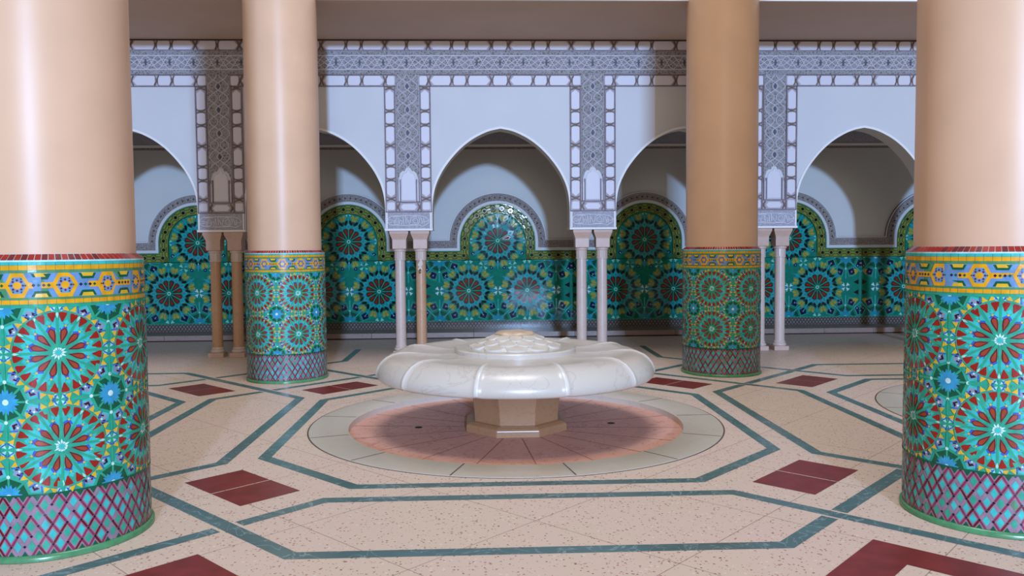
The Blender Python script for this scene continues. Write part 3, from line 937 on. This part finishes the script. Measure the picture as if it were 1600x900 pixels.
    for sg in (-1, 1): mb.box(px+sg*.200-.006, px+sg*.200+.006, YF-.026, YF-.02, 1.180, 1.326, 1)
    bl = mb.build('inscription_block', [CARV3, EDGE], arc)
    mb = MB()
    for st in TXT:
        pts = [(px+(x-780)/1340*.40, YF-.0235, 1.253-(y-355)/330*.098) for x, y in st]
        mb.tube(pts, .0040, 5)
    mb.build('calligraphy', HEXW, bl)
PIERS = [A*(k+.5) for k in range(-3, 3)]
for px in PIERS: pier(px)

# ---- colonnettes under the piers (in pairs)
cl = build_colonnette('', COLO)
clt = build_colonnette('', COLOT)
NAMES = {(-2, 0): 'left colonnette of the pair standing just left of the rear left mosaic column, brownish stone',
         (-2, 1): 'colonnette partly hidden behind the left edge of the rear left mosaic column',
         (-1, 0): 'pale pink marble colonnette, left of the pair behind the left half of the fountain bowl',
         (-1, 1): 'orange-tan colonnette with a patched plaster chip, behind the left half of the fountain bowl',
         (0, 0): 'pale colonnette, left of the pair behind the right half of the fountain bowl',
         (0, 1): 'pale colonnette, right of the pair behind the right half of the fountain bowl',
         (1, 0): 'colonnette almost wholly hidden behind the right edge of the rear right mosaic column',
         (1, 1): 'pink colonnette standing free just right of the rear right mosaic column',
         (-3, 0): 'outer left colonnette concealed by the left foreground column', (-3, 1): 'inner left colonnette concealed by the left foreground column',
         (2, 0): 'inner right colonnette concealed by the right foreground column', (2, 1): 'outer right colonnette concealed by the right foreground column'}
first = {}
for (k, e), lab in NAMES.items():
    src = clt if (k, e) in ((-1, 1), (-2, 0), (-2, 1)) else cl
    o = src if src not in first.values() else copy_tree(src)
    first[(k, e)] = o
    o.location = ((A*(k+.5)+(-.097 if e == 0 else .097))*U, (YF+.088)*U, 0)
    o['label'] = lab
# plaster chip on the tan colonnette
mb = MB()
pts = [(.000,.080), (.012,.066), (.016,.045), (.006,.030), (.012,.012), (.004,-.008), (-.012,-.004), (-.018,.014), (-.010,.028), (-.020,.042), (-.010,.058)]
mb.prism_xz([(x*1.5, z*1.5+.78) for x, z in pts], -.0535, -.040, 0, .004)
mb.prism_xz([(x*.9-.006, z*.55+.765) for x, z in pts], -.0550, -.050, 1, .002)
mb.build('plaster_patch', [mat('patch_plaster', 'D9CDBF', .7, .1, 60), mat('patch_rust', '7A5238', .8, .2, 60)], first[(-1, 1)])

# ---- back wall of the gallery
YW = 4.728
mb = MB(); mb.box(-7, 7, YW, YW+.15, 0, ZT)
bw = struct(mb.build('wall_back', PLAST2))
# carved cornice high on the back wall
mb = MB(); mb.box(-7, 7, YW-.012, YW, 2.125, 2.150, 1); mb.box(-7, 7, YW-.02, YW, 2.150, 2.178, 0); mb.box(-7, 7, YW-.010, YW, 2.178, 2.42, 2)
mb.build('carved_cornice', [EDGE, CARV2, CARV3], bw)

HB = A/2
def wall_bay_tiles():
    s = .655
    T = Tiles([(1, 0, HB), (-1, 0, HB), (0, 1, .853), (0, -1, -.150)])
    cfg = (BG, TU, SK, MI, CO, AU, LI, SG)
    zr = .503
    for x in (-.337, .337): rosette_wall(T, x, zr, s)
    rosette_wall(T, 0, 1.077, s)
    for x in (-.674, 0, .674): star_octagon(T, x, .150, s*1.02, cfg)
    for x in (-.674, .674): star_octagon(T, x, .853, s*1.02, cfg)
    for x, z in ((0, zr), (-.674, zr), (.674, zr), (-.168, .790), (.168, .790), (-.337, .862), (.337, .862), (-.337, .15), (.337, .15)): mid_motif(T, x, z, s*1.05, PE if z == zr else MI, EM)
    for x in (0,):
        for dx in (-.075, .075): T.ngon(x+dx, .765, .024, 4, 45, CO, 2); T.ngon(x+dx, .765, .006, 4, 0, PE, 3)
        T.ngon(0, .835, .026, 4, 0, CO, 2); T.ngon(0, .835, .007, 4, 0, PE, 3)
    for sg in (-1, 1):
        for z in (.335, .675):
            T.pol(sg*.79, z, 0, [(-.03, 0), (.02, .042), (.04, .0), (.02, -.042)], YE, 2)
        for z in (.44, .56): T.pol(sg*.80, z, 90*sg, [(-.03, 0), (.03, .03), (.03, -.03)], AU, 2)
        for z in (.25, .75): T.ngon(sg*.815, z, .026, 4, 0, CO, 2); T.ngon(sg*.815, z, .007, 4, 0, PE, 3)
        T.bar(sg*.846, .15, sg*.846, .853, .012, SG, 2)
    T.rect(-HB, HB, .150, .158, EM, 5)
    T.rect(-HB, HB, .158, .162, SG, 5)
    # arch field above, clipped to the round head
    T2 = Tiles([(sin(rad(a)), cos(rad(a)), .325+1.067*cos(rad(a))) for a in range(-90, 91, 7)] + [(0, -1, -.853)])
    for a in (): pass
    rosette_wall(T2, 0, 1.077, s)
    for x, z in ((-.337, 1.30), (.337, 1.30), (-.30, .93), (.30, .93)):
        T2.ngon(x*.95, z, .026, 4, 0, CO, 2); T2.ngon(x*.95, z, .007, 4, 0, PE, 3)
    for x, z in ((-.168, .790), (.168, .790), (0, 1.395), (-.325, 1.077), (.325, 1.077)): mid_motif(T2, x, z, s, MI, EM)
    for a in (60, 120, 240, 300):
        pass
    T.t += T2.t
    # border of medallions: along the ledge, up the jambs and round the head
    def path(n=240):
        rc = .380; zl = .908
        pts = []
        pts += [(-HB + (HB-rc)*i/20, zl) for i in range(20)]
        pts += [(-rc, zl + (1.067-zl)*i/8) for i in range(8)]
        pts += [(-rc*cos(pi*i/60), 1.067+rc*sin(pi*i/60)) for i in range(61)]
        pts += [(rc, 1.067-(1.067-zl)*i/8) for i in range(1, 9)]
        pts += [(rc + (HB-rc)*i/20, zl) for i in range(1, 21)]
        return pts
    B = Tiles()
    P = path()
    # arc length table
    S_ = [0]
    for i in range(1, len(P)): S_.append(S_[-1]+math.hypot(P[i][0]-P[i-1][0], P[i][1]-P[i-1][1]))
    def at(q):
        q = max(0, min(S_[-1]-1e-6, q))
        lo = 0
        while S_[lo+1] < q: lo += 1
        f = (q-S_[lo])/(S_[lo+1]-S_[lo]); a, d = P[lo], P[lo+1]
        tx, ty = d[0]-a[0], d[1]-a[1]; L = math.hypot(tx, ty)
        return (a[0]+tx*f, a[1]+ty*f), (tx/L, ty/L)
    n = 24; stp = S_[-1]/n
    def loc(q, u, v):
        (x, y), (tx, ty) = at(q); return (x+tx*u-ty*v, y+ty*u+tx*v)
    for k in range(n):
        q = stp*(k+.5)
        for (r, c_, l) in ((.028, LE, 3), (.019, AU, 4)):
            (x, y), _ = at(q); B.ngon(x, y, r, 8, 22.5, c_, l)
        for m in range(8):
            (x, y), _ = at(q); B.ngon(x+.024*sin(rad(45*m)), y+.024*cos(rad(45*m)), .006, 4, 0, YE, 4)
        for v in (-.030, .030):
            B.poly([loc(q+stp*.28, 0, v-.007), loc(q+stp*.5, 0, v-.007), loc(q+stp*.72, 0, v-.007), loc(q+stp*.72, 0, v+.007), loc(q+stp*.5, 0, v+.007), loc(q+stp*.28, 0, v+.007)], OR, 3)
        B.poly([loc(q+stp*.3, 0, -.006), loc(q+stp*.5, 0, -.006), loc(q+stp*.7, 0, -.006), loc(q+stp*.7, 0, .006), loc(q+stp*.5, 0, .006), loc(q+stp*.3, 0, .006)], OR, 3)
        B.poly([loc(q+stp*.3, 0, .012), loc(q+stp*.5, 0, .012), loc(q+stp*.7, 0, .012), loc(q+stp*.7, 0, .018), loc(q+stp*.5, 0, .018), loc(q+stp*.3, 0, .018)], LE, 3)
        B.poly([loc(q+stp*.3, 0, -.018), loc(q+stp*.5, 0, -.018), loc(q+stp*.7, 0, -.018), loc(q+stp*.7, 0, -.012), loc(q+stp*.5, 0, -.012), loc(q+stp*.3, 0, -.012)], LE, 3)
    for i in range(len(P)-1):
        a, d = S_[i], S_[i+1]
        for (v0, v1, c_) in ((-.055, -.048, BG), (.046, .053, SG), (-.046, -.040, OR)):
            B.poly([loc(a+1e-6, 0, v0), loc(d-1e-6, 0, v0), loc(d-1e-6, 0, v1), loc(a+1e-6, 0, v1)], c_, 2)
    return T, B
WT, WB = wall_bay_tiles()
headpts = [(.435*cos(pi*i/48), 1.067+.435*sin(pi*i/48)) for i in range(49)]
innerhead = [(.325*cos(pi*i/48), 1.067+.325*sin(pi*i/48)) for i in range(49)]
proto = None; protob = None
for b in BAYS:
    if proto is None:
        proto = lay_wall(WT, YW-.010, 'rosette_tile_panel', TW, bw, [([(-HB, .15), (HB, .15), (HB, .862), (-HB, .862)], 19), ([(-.327, .862), (.327, .862)]+innerhead, 19)])
        mb_base = [([(-HB, .853), (-.435, .853), (-.435, .963), (-HB, .963)], 20), ([(.435, .853), (HB, .853), (HB, .963), (.435, .963)], 20)]
        ring = []
        outl = [(-.435, .853)]+[(-x, z) for x, z in headpts]+[(.435, .853)]
        innl = [(-.325, .853)]+[(-x, z) for x, z in innerhead]+[(.325, .853)]
        for i in range(len(outl)-1): mb_base.append(([outl[i], innl[i], innl[i+1], outl[i+1]], 20))
        mb_base.append(([(-HB, .853), (HB, .853), (HB, .861), (-HB, .861)], BG))
        protob = lay_wall(WB, YW-.020, 'medallion_tile_border', TW, proto, mb_base)
        p1 = proto
    else:
        p1 = proto.copy(); C.objects.link(p1)
        q1 = protob.copy(); C.objects.link(q1); q1.parent = p1
    p1.location = (A*b*U, 0, 0)
# stucco border round the tiled heads
def contour(d):
    r = .435+d; zl = .963+d
    t0 = 0 if zl <= 1.067 else math.asin((zl-1.067)/r)
    pts = [(-HB, zl), (-(r*cos(t0)), zl)]
    if t0 == 0: pts.append((-r, 1.0671))
    else: pts.append((-r*cos(t0)-1e-4, zl+1e-4))
    n = 48
    pts += [(-r*cos(t0+(pi-2*t0)*i/n), 1.067+r*sin(t0+(pi-2*t0)*i/n)) for i in range(n+1)]
    pts += [(-p[0], p[1]) for p in pts[:3][::-1]]
    return pts
mb = MB()
def strip(mb, d0, d1, y0, y1, mi):
    a, b_ = contour(d0), contour(d1)
    for i in range(len(a)-1):
        mb.quad((a[i][0], y0, a[i][1]), (a[i+1][0], y0, a[i+1][1]), (b_[i+1][0], y1, b_[i+1][1]), (b_[i][0], y1, b_[i][1]), mi)
yy = YW-.034
strip(mb, 0, 0, YW, yy, 1); strip(mb, 0, .030, yy, yy, 1); strip(mb, .030, .034, yy, yy+.008, 1); strip(mb, .034, .104, yy+.008, yy+.006, 0)
strip(mb, .104, .107, yy+.006, yy, 1); strip(mb, .107, .112, yy, yy, 2); strip(mb, .112, .116, yy, yy+.010, 2); strip(mb, .116, .130, yy+.010, yy+.010, 1); strip(mb, .130, .132, yy+.010, YW, 2)
for i in range(26):
    # dark florets along the carving
    t = pi*(i+.5)/26; r = .435+.069
    x, z = -r*cos(t), 1.067+r*sin(t)
    mb.prism_xz([(x-.013, z), (x, z-.013), (x+.013, z), (x, z+.013)], yy+.003, yy+.01, 3)
sb = mb.build('stucco_border', [CARV2, mat('border_plaster', 'C9C9C6', .55), FRAME, mat('umber_stucco', '4D3B33', .7)], bw)
for b in BAYS:
    s2 = sb if b == -3 else sb.copy()
    if b != -3: C.objects.link(s2)
    s2.location = (A*b*U, 0, 0)
# strip of lozenge lattice under the tiles
T = Tiles([(0, 1, .150), (0, -1, -.067)])
n = 44; pw = A/n; ph = .083/1.5
for i in range(n):
    for j in range(-1, 5):
        cx = -HB+pw*(i+.5*(j % 2)+.25); cz = .067+ph*j/2
        f = .55
        T.poly([(cx, cz-ph/2*f), (cx+pw/2*f, cz), (cx, cz+ph/2*f), (cx-pw/2*f, cz)], MV, 1)
lb = lay_wall(T, YW-.006, 'lozenge_skirting', TW, bw, [([(-HB, .06), (HB, .06), (HB, .15), (-HB, .15)], PL)])
for b in BAYS:
    s2 = lb if b == -3 else lb.copy()
    if b != -3: C.objects.link(s2)
    s2.location = (A*b*U, 0, 0)

# ---- low marble step along the back wall, slabs on a recessed footing, its dark colour painting the shadow gap
mb = MB(); mb.box(-7, 7, 4.30, YW, 0, .0142, 1)
x = -7.0
while x < 7:
    mb.box(x+.002, min(7, x+.56)-.002, 4.262, YW, .014, .066, 0); x += .56
struct(mb.build('trim_1', [STEPM, SHADOWGAP]))

# ---- unseen end walls, added to keep side light out of the gallery
for nm, xa, xb in (('light_block_left', -7.15, -7), ('light_block_right', 7, 7.15)):
    mb = MB(); mb.box(xa, xb, 1.70, YW+.15, 0, ZT); struct(mb.build(nm, PLAST2))

# ---- ceiling over the gallery, white outer edge
mb = MB(); mb.box(-7, 7, 1.70, YW+.15, ZT+.0005, ZT+.35, 0)
struct(mb.build('ceiling', CEILM))
mb = MB(); mb.box(-7, 7, 1.675, 1.70, ZT-.006, ZT+.36, 0)
struct(mb.build('trim_2', EDGE))

# ------------------------------------------------------------------ light
def area_light(name, loc, target, size, sizey, energy, col):
    L = bpy.data.lights.new(name, 'AREA'); L.shape = 'RECTANGLE'; L.size = size*U; L.size_y = sizey*U; L.energy = energy; L.color = col
    o = bpy.data.objects.new(name, L); C.objects.link(o)
    from mathutils import Vector
    o.location = Vector(loc)*U
    o.rotation_euler = (Vector(target)-Vector(loc)).to_track_quat('-Z', 'Y').to_euler()
    return o
area_light('entrance_daylight', (1.7, -24, 4.2), (0, 2.5, 1.8), .9, .9, 13500, (.36, .58, 1.0))
area_light('light_well', (0, -2.0, 12), (0, -2.0, 0), 3.6, 3.6, 1500, (1.0, .96, .93))
area_light('front_fill', (.5, -13, 3.4), (0, 0, .6), 6, 2.6, 850, (1.0, .92, .85))  # broad front fill, added to light the basin and column fronts
w = bpy.data.worlds.new('World'); S.world = w; w.use_nodes = True
bg = w.node_tree.nodes['Background']; bg.inputs[0].default_value = (1.0, .89, .81, 1); bg.inputs[1].default_value = .20

# ------------------------------------------------------------------ camera
from mathutils import Matrix, Vector
cd = bpy.data.cameras.new('camera'); cam = bpy.data.objects.new('camera', cd); C.objects.link(cam)
r_ = Vector((0.99924769, -0.03792559, -0.00810519)); u_ = Vector((0.01000295, 0.05011993, 0.99869311)); f_ = Vector((0.0374698, 0.99802287, -0.05046159))
M = Matrix((( r_.x, u_.x, -f_.x, -0.18828512*U), (r_.y, u_.y, -f_.y, -4.60737917*U), (r_.z, u_.z, -f_.z, 1.0*U), (0, 0, 0, 1)))
cam.matrix_world = M
cd.sensor_width = 36; cd.lens = 36*1262.1135/1600
cd.clip_start = .05; cd.clip_end = 500
S.camera = cam
vs = S.view_settings
S.display_settings.display_device = 'sRGB'
vs.view_transform = 'Standard'; vs.look = 'None'; vs.exposure = 0; vs.gamma = 1; vs.use_curve_mapping = False
S.cycles.use_denoising = True
S.cycles.caustics_reflective = False
